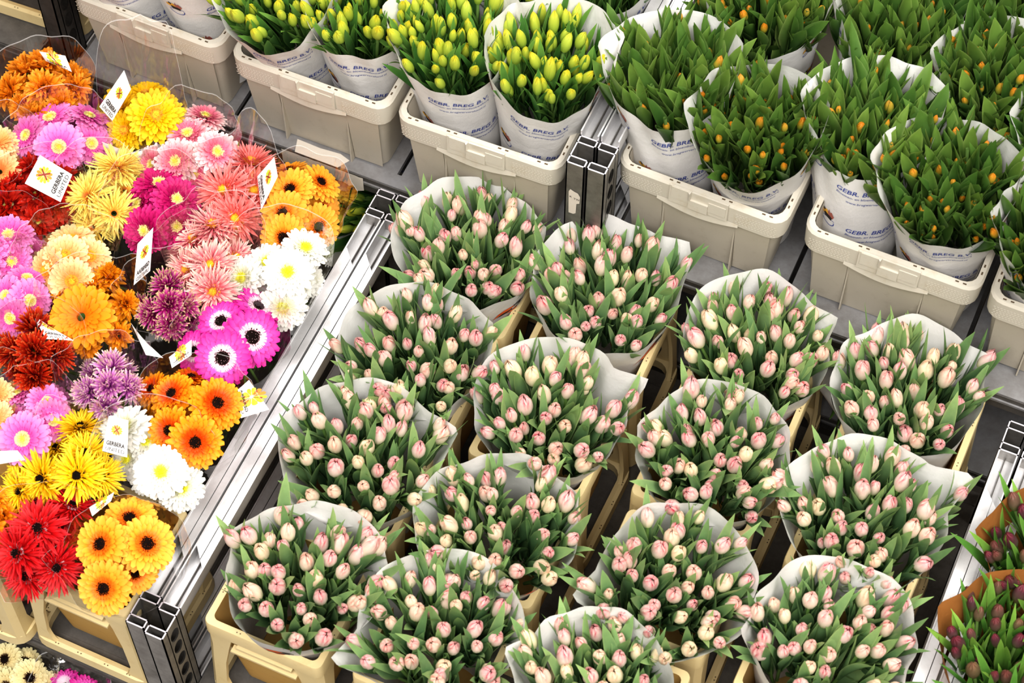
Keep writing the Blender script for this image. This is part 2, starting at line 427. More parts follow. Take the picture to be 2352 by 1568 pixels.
def fill_tulips(root, o, kind, w, n, fz, seed, spread=.88, open_c=0., fan=0.):
    rg = random.Random(seed)
    for i in range(n):
        rr = math.sqrt((i+.5)/n); a = i*2.399963+rg.uniform(-.35, .35)
        rr = min(1., max(0, rr+rg.uniform(-.04, .04)))
        r1, z1 = w.rim(a)
        q = w.c + Vector((cos(a), sin(a), 0))*(r1*spread*rr)
        zb = w.zr+fz+rg.uniform(-.022, .014)-.012*rr*rr
        top = Vector((q.x, q.y, zb))
        foot = w.base + (q-w.c)*(.45-fan*.25); foot = Vector((foot.x, foot.y, w.z0+.02))
        ax = (top-foot).normalized()
        ax = (ax+Vector((rg.uniform(-.14, .14), rg.uniform(-.14, .14), 0))+Vector((cos(a), sin(a), 0))*rr**3*(.16+fan)).normalized()
        rot = ax.to_track_quat('Z', 'Y') @ Quaternion((0,0,1), rg.uniform(0, 6.28))
        t = link('tulip', TUL[kind][rg.randrange(14)] if rr < .66 else TUL_RIM[kind][rg.randrange(8)], root)
        t.location = top-o; t.rotation_euler = rot.to_euler()
        s = rg.uniform(.88, 1.14); t.scale = (s, s, s*rg.uniform(.92, 1.06))
        b = link('flower_bud', BUD[kind][rg.randrange(len(BUD[kind]))], t)
        k = rg.uniform(.8, 1.16) if kind != 'green' else rg.uniform(.55, .95)
        b.scale = (k, k, k*rg.uniform(.92, 1.1)); b.rotation_euler = (rg.uniform(-.12, .12), rg.uniform(-.12, .12), 0)
        if kind == 'green': b.location = (0, 0, rg.uniform(-.038, .002))
        elif kind == 'yellow': b.location = (0, 0, rg.uniform(-.01, .014))

def tulip_bunch(kind, u, v, zc, zr, base, z0, rx, ry, rot, n, label, group, seed, back=.02, side=0., tips=(), fz=0., th=None, rows=None, wings=None, r0=.085, spread=.93, paper='paper', rough=1., fan=0., ghost=False):
    c = at(u, v, zc)
    o = Vector((base[0], base[1], z0))
    root = thing('tulip_bunch', label, 'tulips', o, 0, group)
    w = Wrap(base, r0, z0, c, rx, ry, rot, zr, back, side, tips, seed, rough)
    mb = MB(); w.mesh(mb, o=o)
    mb.build('paper_wrapper', M[paper], root)
    if th is not None:
        breg_prints(w, o, R(th)+TH0, rows or ((.80, 0.), (.42, .35))).build('printed_lettering', [M[k] for k in INKS], root, False)
    if wings:
        for wg in wings: wing_prints(w, o, *wg).build('printed_butterfly', [M['ink_black'], M['ink_brown'], M['ink_orange']], root, False)
    if ghost:
        mb = MB(); f = w.fn(R(96)+TH0, .86, o, out=-.0016)
        put_text(mb, 'TULIPLAND', .016, f, 0, 0, 0, .075, mirror=False); put_text(mb, 'TULPEN', .012, f, 0, 0.0, -.016, .06, mirror=False)
        mb.build('printed_lettering', [M['ink_faint']], root, False)
    fill_tulips(root, o, kind, w, n, fz, seed+500, spread, fan=fan)
    return root

# ------------------------------------------------------------------ the setting
mb = MB(); mb.box(-9, -7, -.05, 9, 10, 0)
tag(mb.build('floor', M['floor'], smooth=False), 'dull brown grey concrete floor under the trolleys', 'floor', kind='structure')

M['hall'] = plain('hall_wall_paint', '#c9c6c0', .8)
for nm, b in (('wall_back', (-9, 10, 0, 9, 10.2, 9)), ('wall_front', (-9, -7.2, 0, 9, -7, 9)), ('wall_left', (-9.2, -7, 0, -9, 10, 9)), ('wall_right', (9, -7, 0, 9.2, 10, 9))):
    mb = MB(); mb.box(*b); tag(mb.build(nm, M['hall'], smooth=False), 'plain pale wall of the flower hall', 'wall', kind='structure')
# ------------------------------------------------------------------ trolleys
PW, PD = .038, .070
def post_mb(side, h):
    """side=+1: plate on +x side (faces its trolley). local origin front-left corner, top at z=h"""
    mb = MB()
    tk = .0025; td = .0185
    for y0 in (0, PD-td):
        # hollow rectangular tube
        for (x0,a0,x1,a1) in ((0,y0,PW,y0+tk),(0,y0+td-tk,PW,y0+td),(0,y0,tk,y0+td),(PW-tk,y0,PW,y0+td)):
            mb.box(x0,a0,0,x1,a1,h)
        e = .0012
        for (x0,a0,x1,a1) in ((0,y0,PW,y0+tk),(0,y0+td-tk,PW,y0+td),(0,y0,tk,y0+td),(PW-tk,y0,PW,y0+td)):
            mb.box(x0,a0,h,x1,a1,h+e, m=1)
    x0 = PW-tk if side > 0 else 0
    # plate with oval holes
    cell = .052; nc = int(h/cell); z1 = h
    yc = PD/2
    for k in range(nc):
        zt = h-.02-k*cell; zb = zt-cell
        if k == 0: mb.box(x0, td, zt, x0+tk, PD-td, h)
        oh, ov = .0135, .020
        for xx in (x0, x0+tk):
            outer = []; inner = []
            for i in range(16):
                a = 2*pi*i/16; cx, sx = cos(a), sin(a)
                m_ = max(abs(cx), abs(sx)); 
                outer.append(mb.vert((xx, yc+(PD/2-td)*cx/m_ if True else 0, (zt+zb)/2+cell/2*sx/m_)))
                inner.append(mb.vert((xx, yc+oh*cx, (zt+zb)/2+ov*sx-.10*oh*cx)))
            for i in range(16):
                j = (i+1) % 16; mb.face(outer[i], outer[j], inner[j], inner[i])
    mb.box(x0, td, h, x0+tk, PD-td, h+.0012, m=1)
    return mb
def rail_mb(L):
    """U channel along +y, top at z=0, width PW"""
    mb = MB(); t = .003
    mb.box(0, 0, -.034, t, L, 0); mb.box(PW-t, 0, -.034, PW, L, 0); mb.box(0, 0, -.036, PW, L, -.033)
    mb.box(PW*.45, 0, -.034, PW*.5, L, -.026, m=1)
    a, s = .13, .045
    for x0, x1 in ((t, PW*.56), (PW*.56+.0016, PW-t)):
        mb.prism([(x0, a-s*(x0/PW)), (x1, a-s*(x1/PW)), (x1, L-a+s*(1-x1/PW)), (x0, L-a+s*(1-x0/PW))], -.006, -.002)
    return mb
def shelf_mb(W, D, panels=3):
    mb = MB()
    pw = W/panels
    for i in range(panels):
        mb.box(i*pw+.005, .03, -.012, (i+1)*pw-.005, D-.03, 0)
    mb.box(0, 0, -.014, W, .032, .002); mb.box(0, -.002, -.045, W, .004, -.002, m=1)
    mb.box(0, -.006, -.020, W, .002, -.014); mb.box(0, .004, -.05, W, .03, -.012, m=1)
    mb.box(0, D-.032, -.05, W, D, .002); mb.box(0, .03, -.03, .02, D-.03, -.002, m=1); mb.box(W-.02, .03, -.03, W, D-.03, -.002, m=1)
    mb.box(.02, D*.5-.02, -.05, W-.02, D*.5+.02, -.012, m=1)
    return mb
def trolley(x0, x1, y0, y1, levels, ztop, label, rails=('l', 'r'), shelves_y=0., posts='lrLR', dark=False, tall=None, black=''):
    """x0..x1 outer width over the posts"""
    root = thing('flower_trolley', label, 'trolley', (x0, y0, 0))
    W = x1-x0; D = y1-y0
    h = ztop-.08
    for c in posts:
        px = 0 if c in 'lL' else W-PW; py = 0 if c in 'lr' else D-PD
        hh = h if not (tall and c in black) else tall-.08
        o = post_mb(1 if c in 'lL' else -1, hh).build('corner_post', [M['alu_black' if c in black else 'alu_dark'], M['alu_edge']], root, False, (px, py, .08))
    for zl in levels:
        shelf_mb(W-2*PW-.004, D+.004).build('shelf', [M['galv_dark' if dark else 'galv'], M['galv_dark']], root, False, (PW+.002, shelves_y, zl))
        for c in rails:
            rail_mb(D-2*PD).build('side_rail', [M['alu'], M['galv_dark']], root, False, (0 if c == 'l' else W-PW, PD, zl+.315))
    return root
ZT = .915
T_gerb = trolley(-2.02, -.6655, -.607, .461, (.285, .60), ZT, 'aluminium trolley carrying the sleeved gerbera bouquets', dark=True)
T_pink = trolley(-.661, .690, -.613, .463, (.285, .60), ZT, 'aluminium trolley carrying the pale pink tulip buckets', dark=True)  # dark shelves: shade between the buckets is painted into the plates
T_purp = trolley(.696, 2.05, -.607, .461, (.285, .60), ZT, 'aluminium trolley carrying dark purple tulips in brown paper', dark=True)
T_yel = trolley(-1.485, -.2585, .475, 1.875, (.60, .915), 1.215, 'aluminium trolley carrying the crates of lime yellow tulips', tall=1.5, black='l')
T_ora = trolley(-.2555, .93, .479, 1.90, (.60, .915), 1.21, 'aluminium trolley carrying the crates of orange tipped tulips', shelves_y=.032)
T_far = trolley(-2.64, -1.49, .475, 1.875, (.60, .915), 1.28, 'trolley behind the dark holed post with one cream bucket on it', posts='lL', dark=True)
T_low = trolley(-2.02, -.62, -1.75, -.66, (.10,), .32, 'low trolley under the gerbera shelf edge carrying cream gerberas', posts='lL')

# torn stickers belong to the trolleys
def ragged(pts, z, name, parent, marks=None):
    mb = MB(); put_poly(mb, pts, lambda x, y: (x, z, y), 0)
    if marks:
        for s, size, x, y in marks: put_text(mb, s, size, lambda a, b: (a, z-.0008, b), 1, x, y)
    return mb.build(name, [M['sticker'], M['ink_black']], parent, False)
def torn(x0, x1, zt, zb, seed, n=22):
    rg = random.Random(seed); top = [(x0+(x1-x0)*i/n, zt+rg.uniform(-.001, .001)) for i in range(n+1)]
    bot = [(x1+(x0-x1)*i/n, zb+rg.uniform(-.008, .010)) for i in range(n+1)]
    return top+bot
rg_ = T_yel.location
ragged(torn(.55, .74, .918, .872, 3), -.0075, 'torn_label', T_yel)
mb = MB(); put_poly(mb, [(.58,-.004),(.68,-.004),(.695,.022),(.67,.030),(.625,.026),(.57,.028)], lambda x, y: (x, y, .9185), 0)
mb.build('torn_label', [M['sticker'], M['ink_grey']], T_yel, False)
ragged([(x+.08, y) for x, y in [(1.1165,1.125),(1.120,1.134),(1.128,1.130),(1.136,1.128),(1.141,1.118),(1.140,1.096),(1.134,1.092),(1.133,1.060),(1.128,1.055),(1.118,1.055)]], -.0012, 'torn_label', T_yel, [('K', .008, 1.2015, 1.108), ('TW', .008, 1.214, 1.105)])

# ------------------------------------------------------------------ crates
def rrect(hx, hy, r, n=4):
    pts = []
    for cx, cy, a0 in ((hx-r, hy-r, 0), (-hx+r, hy-r, 90), (-hx+r, -hy+r, 180), (hx-r, -hy+r, 270)):
        for i in range(n+1):
            a = R(a0+90*i/n); pts.append((cx+r*cos(a), cy+r*sin(a)))
    return pts
def loops(mb, ls):
    mb.grid([[((x, y, z), 0., 0.) for x, y in pts] for pts, z in ls], True)
CW, CDp, CH = .353, .57, .245
def make_crate():
    root = thing('flower_crate', 'c', 'crate')
    hx, hy = CW/2, CDp/2
    mb = MB()
    loops(mb, [(rrect(hx-.012, hy-.012, .028), CH-.055), (rrect(hx-.030, hy-.034, .026), .0), (rrect(hx-.040, hy-.045, .02), .0)])
    loops(mb, [(rrect(hx-.016, hy-.016, .022), CH-.002), (rrect(hx-.034, hy-.038, .022), .006)])
    bt = [mb.vert((x, y, .006)) for x, y in rrect(hx-.034, hy-.038, .022)]; mb.face(*bt)
    # pilasters on the long face
    for sx in (-1, 1):
        mb.prism([(sx*.075-.0015, -hy+.018), (sx*.075+.0015, -hy+.018), (sx*.075+.0015, -hy+.040), (sx*.075-.0015, -hy+.040)], .0, CH-.05)
        for fy in (-1,):
            mb.grid([[((sx*.078, -hy+.0095, CH-.05), 0, 0), ((sx*.150, -hy+.0095, CH-.05), 0, 0)], [((sx*.078, -hy+.031, .004), 0, 0), ((sx*.142, -hy+.031, .004), 0, 0)]])
    mb.build('tub', M['crate'], root, sharp=32)
    mb = MB()
    loops(mb, [(rrect(hx-.015, hy-.015, .022), CH-.012), (rrect(hx-.014, hy-.014, .024), CH), (rrect(hx-.004, hy-.004, .030), CH), (rrect(hx, hy, .032), CH-.006), (rrect(hx-.002, hy-.002, .032), CH-.060), (rrect(hx-.010, hy-.010, .028), CH-.064)])
    # sagging middle under the grip
    for yy in (-hy,):
        mb.grid([[((-.085+.17*i/10, yy+.0005, CH-.052), 0, 0) for i in range(11)], [((-.085+.17*i/10, yy-.0015, CH-.060-.016*sin(pi*i/10)), 0, 0) for i in range(11)], [((-.085+.17*i/10, yy+.010, CH-.062-.016*sin(pi*i/10)), 0, 0) for i in range(11)]])
    for sx in (-1, 1):                                # rows of raised dashes
        for r in range(6):
            for c in range(13):
                x = sx*.119-.039+c*.0065+.002*(r % 2); z = CH-.018-r*.0058
                b = [mb.vert((x+dx, -hy-.0006, z+dz)) for dx, dz in ((-.0021,-.0009),(.0021,-.0009),(.0021,.0009),(-.0021,.0009))]; mb.face(*b, m=1)
    for x in (-.145, -.130, -.062, -.047, .047, .062, .130, .145):         # slots on the rim top
        for y in (-hy+.009, hy-.009):
            b = [mb.vert((x+dx, y+dy, CH+.0004)) for dx, dy in ((-.0035,-.0016),(.0035,-.0016),(.0035,.0016),(-.0035,.0016))]; mb.face(*b, m=2)
    for y in (-.24, -.222, -.09, -.07, .07, .09, .222, .24):
        for x in (-hx+.009, hx-.009):
            b = [mb.vert((x+dx, y+dy, CH+.0004)) for dx, dy in ((-.0016,-.0035),(.0016,-.0035),(.0016,.0035),(-.0016,.0035))]; mb.face(*b, m=2)
    mb.build('rim', [M['crate_rim'], M['crate_bit'], M['dark_slot']], root, sharp=32)
    mb = MB(); y = -hy
    mb.box(-.055, y-.0055, CH-.034, -.018, y, CH+.001); mb.box(-.018, y-.0085, CH-.046, .022, y, CH-.019); mb.box(.022, y-.0055, CH-.038, .058, y, CH-.010)
    mb.box(-.06, y-.004, CH-.050, .062, y, CH+.002); mb.prism([(-.02, y-.008), (-.016, y-.012), (-.014, y-.002)], CH-.018, CH+.004)
    mb.build('grip', M['crate_rim'], root, False)
    return root
crate0 = make_crate()
first = [True]
def place_crate(x, y, z, rz, label, group='grey white flower crates'):
    o = crate0 if first[0] else copy_tree(crate0); first[0] = False
    o.location = (x, y, z); o.rotation_euler = (0, 0, rz); o['label'] = label; o['group'] = group
YB, YG = .478+CDp/2, .545+CDp/2
place_crate(-1.232, YB+.006, .917, R(-1), 'grey white crate of yellow tulips beside the dark holed post')
place_crate(-.862, YB, .917, R(.3), 'grey white crate of yellow tulips standing between two other yellow tulip crates')
place_crate(-.496, YB, .917, R(1.4), 'grey white crate of yellow tulips beside the central double posts')
place_crate(-.041, YG, .917, R(-1), 'grey white crate of orange tipped tulips beside the central double posts')
place_crate(.341, YG+.003, .917, R(-.3), 'middle grey white crate of the orange tipped tulips, second from the posts')
place_crate(.7085, YG, .917, R(0), 'grey white crate of orange tipped tulips, third from the central posts')

# ------------------------------------------------------------------ buckets
BH = .30
def make_bucket():
    root = thing('flower_bucket', 'b', 'bucket')
    mb = MB(); H = BH
    loops(mb, [(rrect(.110, .110, .014), H-.004), (rrect(.084, .084, .016), .015)]); loops(mb, [(rrect(.107, .107, .012), H), (rrect(.082, .082, .014), .018)])
    mb.face(*[mb.vert((x, y, .018)) for x, y in rrect(.082, .082, .014)])
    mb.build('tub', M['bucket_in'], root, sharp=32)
    mb = MB()
    loops(mb, [(rrect(.106, .106, .012), H-.012), (rrect(.107, .107, .012), H), (rrect(.1195, .1195, .014), H), (rrect(.121, .121, .015), H-.004), (rrect(.1215, .1215, .015), H-.040), (rrect(.113, .113, .012), H-.040)])
    for sx, sy in ((-1,0),(1,0),(0,-1),(0,1)):
        for d in (-.052, -.045, .045, .052):
            x, y = (sx*.1135, d) if sx else (d, sy*.1135)
            put_poly(mb, [(x+.0014*cos(2*pi*i/6), y+.0014*sin(2*pi*i/6)) for i in range(6)], lambda a, b: (a, b, H+.0004), 1)
    # grip ledge on the front face
    mb.box(-.066, -.128, H-.074, .070, -.113, H-.068); mb.box(-.055, -.124, H-.060, .060, -.116, H-.052)
    mb.build('rim', [M['bucket'], M['dark_slot']], root, sharp=32)
    for cx in (-1, 1):
        for cy in (-1, 1):
            mb = MB()
            prof = [(H-.038, .121, .056), (H-.085, .121, .046), (.15, .125, .038), (.07, .129, .036), (.035, .131, .046), (.02, .132, .062)]
            rows = []
            for z, a, w in prof:
                rows.append([((cx*x, cy*y, z), 0, 0) for x, y in ((a-w, a), (a-.012, a), (a, a-.012), (a, a-w))])
            mb.grid(rows)
            rows = []
            for z, a, w in prof:
                b = a-.008; rows.append([((cx*x, cy*y, z), 0, 0) for x, y in ((a-w, a), (a-w, b), (b, b), (b, a-w), (a, a-w))])
            mb.grid(rows)
            mb.build('leg', M['bucket'], root, sharp=40)
    mb = MB()
    loops(mb, [(rrect(.128, .128, .03), .030), (rrect(.136, .136, .034), .027), (rrect(.138, .138, .035), .0), (rrect(.118, .118, .03), .0), (rrect(.118, .118, .03), .026), (rrect(.128, .128, .03), .030)])
    for sx, sy in ((0,-1),(1,0),(-1,0),(0,1)):
        for d in (-.08, -.074, -.03, -.023, .03, .037, .08, .086):
            x, y = (sx*.132, d) if sx else (d, sy*.132)
            put_poly(mb, [(x+.0014*cos(2*pi*i/6), y+.0014*sin(2*pi*i/6)) for i in range(6)], lambda a, b: (a, b, .0300), 1)
    mb.build('foot_ring', [M['bucket'], M['dark_slot']], root, sharp=32)
    return root
bucket0 = make_bucket(); bfirst = [True]
def place_bucket(x, y, z, rz, label, group):
    o = bucket0 if bfirst[0] else copy_tree(bucket0); bfirst[0] = False
    o.location = (x, y, z); o.rotation_euler = (0, 0, rz); o['label'] = label; o['group'] = group
    return o

# ------------------------------------------------------------------ pink tulips
rown = {1: 'front row', 2: 'second row', 3: 'third row', 4: 'back row'}
coln = {'A': 'first from the gerbera rail', 'B': 'second from the gerbera rail', 'C': 'third from the gerbera rail', 'D': 'fourth from the gerbera rail'}
#        u, v, bucket x, bucket y, tips(image angle, amount), wings, back
PINK = {
 'A1': (705,1322, -.458,-.425, ((150,.10),), ((-112,.80,.9,.0),), .020, .150,.140),
 'A2': (825,1040, -.452,-.140, ((12,.16),), None, .022, .158,.146),
 'A3': (948, 805, -.448, .115, ((18,.12),), None, .020, .146,.145),
 'A4': (1070,560, -.441, .355, ((10,.10),), ((-52,.80,1.,.25),), .022, .146,.148),
 'B1': (1010,1440, -.163,-.410, ((200,.32),), None, .022, .148,.146),
 'B2': (1140,1205, -.155,-.158, ((20,.10),), ((-62,.93,.9,.1),), .018, .150,.140),
 'B3': (1262, 935, -.160, .092, ((14,.28),), None, .022, .146,.146),
 'B4': (1392, 655, -.158, .358, ((28,.16), (12,.10)), ((-48,.82,1.15,.35,True),), .026, .150,.145),
 'C1': (1365,1580, .165,-.395, ((158,.16),), None, .026, .142,.142),
 'C2': (1555,1335, .170,-.125, ((192,.28),), None, .020, .146,.148),
 'C3': (1640,1040, .160, .140, ((160,.05),), None, .020, .142,.146),
 'C4': (1735, 785, .158, .375, ((14,.16),), ((-48,.66,.6,.1),), .030, .143,.140),
 'D2': (1915,1460, .478,-.150, ((178,.12),), None, .022, .150,.146),
 'D3': (1985,1175, .478, .120, ((16,.30),), None, .024, .156,.148),
 'D4': (2085, 890, .476, .385, ((20,.14),), None, .026, .146,.140)}
for i, (k, (u, v, bx, by, tips, wings, back, rx, ry)) in enumerate(PINK.items()):
    rn = {'1': 'the front row', '2': 'the second row', '3': 'the third row', '4': 'the back row'}[k[1]]
    cn = {'A': 'beside the gerbera rail', 'B': 'second from the gerbera rail', 'C': 'third from the gerbera rail', 'D': 'beside the purple tulip rail'}[k[0]]
    place_bucket(bx, by, .602, R(random.uniform(-1.5, 1.5)), f'cream bucket of pink tulips {cn} in {rn}', 'cream buckets of pink tulips')
    tulip_bunch('pink', u, v, 1.0, 1.005, (bx, by), .625, rx, ry, TH0+R(random.uniform(-30, 30)), 40, f'pale pink tulip bunch {cn} in {rn}', 'pale pink tulip bunches in white paper', 1000+31*i, back=back, tips=tips, fz=-.008, wings=wings, r0=.082, ghost=(k == 'A4'))

# ------------------------------------------------------------------ yellow tulips (crates) and orange tipped tulips
YEL = [  # u,v, base, th(print), n, label
 ('Y1', 262,-178, (-1.305,.62), -95, 46, 'yellow tulip bunch in its white printed sleeve next to the dark holed post'),
 ('Y2', 445,-153, (-1.150,.62), 130-180, 46, 'yellow tulip bunch with a blue bowl emblem, second from the dark post'),
 ('Y3', 632,-33, (-.945,.62), -88, 48, 'yellow tulip bunch third from the dark post, blue printed sleeve'),
 ('Y4', 840,-16, (-.785,.63), -98, 48, 'yellow tulip bunch fourth from the dark post, blue printed sleeve'),
 ('Y5', 1043,64, (-.580,.62), -88, 50, 'yellow tulip bunch fifth from the dark post, blue printed sleeve'),
 ('Y6', 1266,122, (-.412,.63), -100, 52, 'yellow tulip bunch beside the central double posts, closest row'),
 ('Y7', 1395,-118, (-.405,.90), -75, 44, 'yellow tulip bunch behind another one beside the long double rail'),
 ('Y8', 1185,-118, (-.575,.90), -95, 40, 'yellow tulip bunch in the second row, mostly hidden by two others')]
for i, (k, u, v, b, th, n, lab) in enumerate(YEL):
    tulip_bunch('yellow', u, v, 1.30, 1.305, b, .935, .124, .134, R(-4), n, lab, 'lime yellow tulip bunches in printed white paper', 3000+17*i, back=.028, side=.022,
        tips=((8,.08),(172,.08)), fz=-.022, th=th, rows=((.84, 0.), (.50, .3)), r0=.078, spread=.86, rough=.7)
ORA = [
 ('G1', 1540,152, (-.135,.67), -82, 46, 'orange tipped tulip bunch beside the central double posts, closest row'),
 ('G2', 1735,282, (.035,.69), -100, 50, 'orange tipped tulip bunch second from the central posts, dipping sleeve over the crate rim'),
 ('G3', 1765,-13, (-.05,.95), -108, 48, 'orange tipped tulip bunch behind the two by the central posts'),
 ('G4', 2005,262, (.245,.69), -95, 48, 'orange tipped tulip bunch third from the central posts, closest row'),
 ('G6', 2170,410, (.425,.69), -100, 54, 'orange tipped tulip bunch fourth from the central posts, closest row'),
 ('G5', 2068,22, (.20,.97), 150-180, 50, 'orange tipped tulip bunch in second row with a blank patch of white sleeve showing'),
 ('G7', 2300,167, (.43,.96), -130, 48, 'orange tipped tulip bunch in the second row, behind the fourth one'),
 ('G8', 2345,-23, (.40,1.18), -140, 44, 'orange tipped tulip bunch in the third row by the picture corner'),
 ('G9', 2190,-93, (.19,1.20), -100, 40, 'orange tipped tulip bunch in the third row behind a folded white sleeve'),
 ('G10', 2445,532, (.635,.68), -120, 48, 'orange tipped tulip bunch in the third crate, cut by the picture edge'),
 ('G11', 2480,302, (.63,.93), -120, 40, 'orange tipped tulip bunch in the third crate, behind the cut off one')]
for i, (k, u, v, b, th, n, lab) in enumerate(ORA):
    tulip_bunch('green', u, v, 1.30, 1.310, b, .935, .127 if k != 'G6' else .134, .136, R(-6), n, lab, 'orange tipped tulip bunches in printed white paper', 5000+17*i, back=.022, side=.022,
        tips=((8,.08),(172,.08)), fz=-.006, th=th, rows=((.86, 0.), (.52, .3)), r0=.078, spread=.98, rough=.7)

# purple tulips in brown paper
PUR = [('P1', 2352,1495, (.83,-.05), 46, 'dark purple tulip bunch in brown paper, closest to the picture corner', ((150,.1),)),
       ('P2', 2450,1275, (.85,.20), 42, 'dark purple tulip bunch in brown paper with a white lined edge', ((165,.1),))]
for i, (k, u, v, b, n, lab, tips) in enumerate(PUR):
    tulip_bunch('purple', u, v, .98, .985, b, .625, .150, .150, 0, n, lab, 'dark purple tulip bunches in brown paper', 7000+13*i, back=.015, tips=tips, fz=-.012, paper='kraft', r0=.09)

# bunches in the gloom of the lower shelf
LOW = [('L1', 800,505, (-.66,.66), 'shaded tulip bunch on the lower shelf behind the clear sleeves', -75), ('L2', 2045,905, (.17,.71), 'shaded tulip bunch on the lower shelf under the white crates', -90)]
for i, (k, u, v, b, lab, th) in enumerate(LOW):
    tulip_bunch('yellow', u, v, .80, .80, b, .603, .12, .12, 0, 30, lab, None, 7600+13*i, back=.0, fz=-.03, th=th, rows=((.75, 0.),), r0=.085, spread=.8)

# ------------------------------------------------------------------ gerberas
def add_petal(mb, L, W, az, el, curl, cup=.3, r0=.004, z0=0., tipw=.55, nt=6, nv=3, tmin=0., sway=0., rscale=None):
    rows = []; ca, sa = cos(az), sin(az); x = r0; z = z0; ang = el; ds = L/(nt-1)
    for i in range(nt):
        t = i/(nt-1)
        w = W*(.42+.90*t) if t < .62 else W*.978*max(0, 1-((t-.62)/.38)**2.6*(1-tipw))
        if i == nt-1: w *= .62
        row = []
        for j in range(nv):
            e = 2*j/(nv-1)-1
            y = e*w/2 + sway*t*t*L
            px = x-sin(ang)*cup*(e*e)*w*.5; pz = z+cos(ang)*cup*(e*e)*w*.5
            row.append(((px*ca-y*sa, px*sa+y*ca, pz), tmin+(1-tmin)*t if rscale is None else min(1., math.hypot(px, 0)/rscale), e))
        rows.append(row); x += ds*cos(ang); z += ds*sin(ang); ang += curl/(nt-1)
    mb.grid(rows)
def gerb_mesh(style, mat, seed):
    """unit flower, about 0.042 m radius, facing +z"""
    rg = random.Random(seed); mb = MB(); u = rg.uniform
    if style == 'open':
        for n, L, W, el, z, zz in ((25, .0385, .0128, .03, -.004, 0), (24, .0365, .0122, .15, -.001, 0), (22, .024, .0085, .28, .001, 0), (24, .013, .0045, .40, .002, 0)):
            a0 = u(0, 6)
            for k in range(n): add_petal(mb, L*u(.94, 1.05), W*u(.92, 1.08), a0+2*pi*k/n+u(-.05, .05), el+u(-.07, .07), u(-.3, .12), .3, .006, z, .62, rscale=.042)
    elif style == 'double':
        for n, L, W, el, z in ((25, .0395, .0118, .05, -.004), (25, .037, .0112, .18, -.001), (25, .030, .0095, .32, .002), (24, .022, .0072, .48, .004), (20, .013, .0045, .65, .005)):
            a0 = u(0, 6)
            for k in range(n): add_petal(mb, L*u(.92, 1.07), W*u(.88, 1.1), a0+2*pi*k/n+u(-.08, .08), el+u(-.09, .09), u(-.3, .2), .35, .005, z, .6, rscale=.042)
    elif style == 'spider':
        for n, L, W, el, z in ((38, .044, .0046, .06, -.003), (38, .041, .0044, .25, .0), (36, .034, .004, .48, .003), (30, .024, .0034, .75, .005), (24, .014, .003, 1.0, .006)):
            a0 = u(0, 6)
            for k in range(n): add_petal(mb, L*u(.85, 1.12), W*u(.8, 1.15), a0+2*pi*k/n+u(-.12, .12), el+u(-.16, .16), u(-.35, .4), .4, .005, z, .25, sway=u(-.18, .18))
    elif style == 'shaggy':
        for n, L, W, el, z in ((26, .030, .0095, .1, -.006), (30, .030, .009, .5, .0), (30, .028, .0085, .85, .004), (24, .024, .008, 1.15, .007), (14, .018, .007, 1.4, .009)):
            a0 = u(0, 6)
            for k in range(n): add_petal(mb, L*u(.75, 1.15), W*u(.75, 1.2), a0+2*pi*k/n+u(-.2, .2), el+u(-.35, .35), u(-1.5, .6), u(.3, 1.), .006, z, .45, sway=u(-.35, .35))
    elif style == 'spiky':
        for n, L, W, el, z in ((24, .034, .0042, .1, -.004), (28, .034, .0042, .42, .0), (28, .032, .0042, .75, .003), (24, .030, .0042, 1.05, .006), (14, .028, .0042, 1.35, .008)):
            a0 = u(0, 6)
            for k in range(n): add_petal(mb, L*u(.8, 1.12), W*u(.9, 1.15), a0+2*pi*k/n+u(-.15, .15), el+u(-.2, .2), u(.1, .7), 1.3, .005, z, .9, sway=u(-.15, .15))
    return mb.mesh('gerbera_petals', mat)
def eye_mesh(kind, seed):
    rg = random.Random(seed); mb = MB(); r = {'black': .0106, 'yellow': .0072, 'ring': .0122}[kind]
    rows = [[((r*k/4*cos(2*pi*j/16), r*k/4*sin(2*pi*j/16), .0085-.0035*(k/4)**2), k/4, 0.) for j in range(16)] for k in range(5)]
    mb.grid(rows, True)
    for k in range(70):
        a = rg.uniform(0, 6.28); q = r*math.sqrt(rg.random())
        add_petal(mb, .0042, .0016, a, rg.uniform(.5, 1.3), .2, .2, q, .0075-.003*(q/r)**2, .5, 3, 2, (.25 if kind != 'yellow' else .4)+.45*q/r)
    for k in range(66):
        a = 2*pi*k/66; add_petal(mb, .0105 if kind == 'ring' else .0065, .0022, a+rg.uniform(-.05, .05), rg.uniform(.12, .6), -.2, .2, r*.95, .0045, .5, 3, 2, .95)
    return mb
EYE = {
 'blackpink': ('black', [(0, '#120c0b'), (.86, '#1d1210'), (.93, '#b06a72'), (1, '#dba6aa')]),
 'black': ('black', [(0, '#120c0b'), (.8, '#1d1411'), (1, '#3b2213')]),
 'blackring': ('ring', [(0, '#140d0c'), (.86, '#1d1210'), (.93, '#d9a6ad'), (1, '#f6dfe2')]),
 'blackorange': ('black', [(0, '#140d0c'), (.85, '#1f130e'), (.94, '#c25412'), (1, '#e0701c')]),
 'yellow': ('yellow', [(0, '#b5bb44'), (.6, '#d4c650'), (1, '#efdca0')]),
 'lime': ('yellow', [(0, '#a9b42e'), (.6, '#d9d024'), (1, '#e8e65a')]),
 'gold': ('yellow', [(0, '#d0a22a'), (.6, '#e8bd3c'), (1, '#f0a23c')])}
_eye = {}
def eye(k):
    if k not in _eye:
        kind, st = EYE[k]; nn = NT('eye_'+k); m = nn.bsdf(nn.ramp(nn.attr('t'), st), .9, spec=.05)
        _eye[k] = eye_mesh(kind, 5).mesh('flower_eye', m)
    return _eye[k]
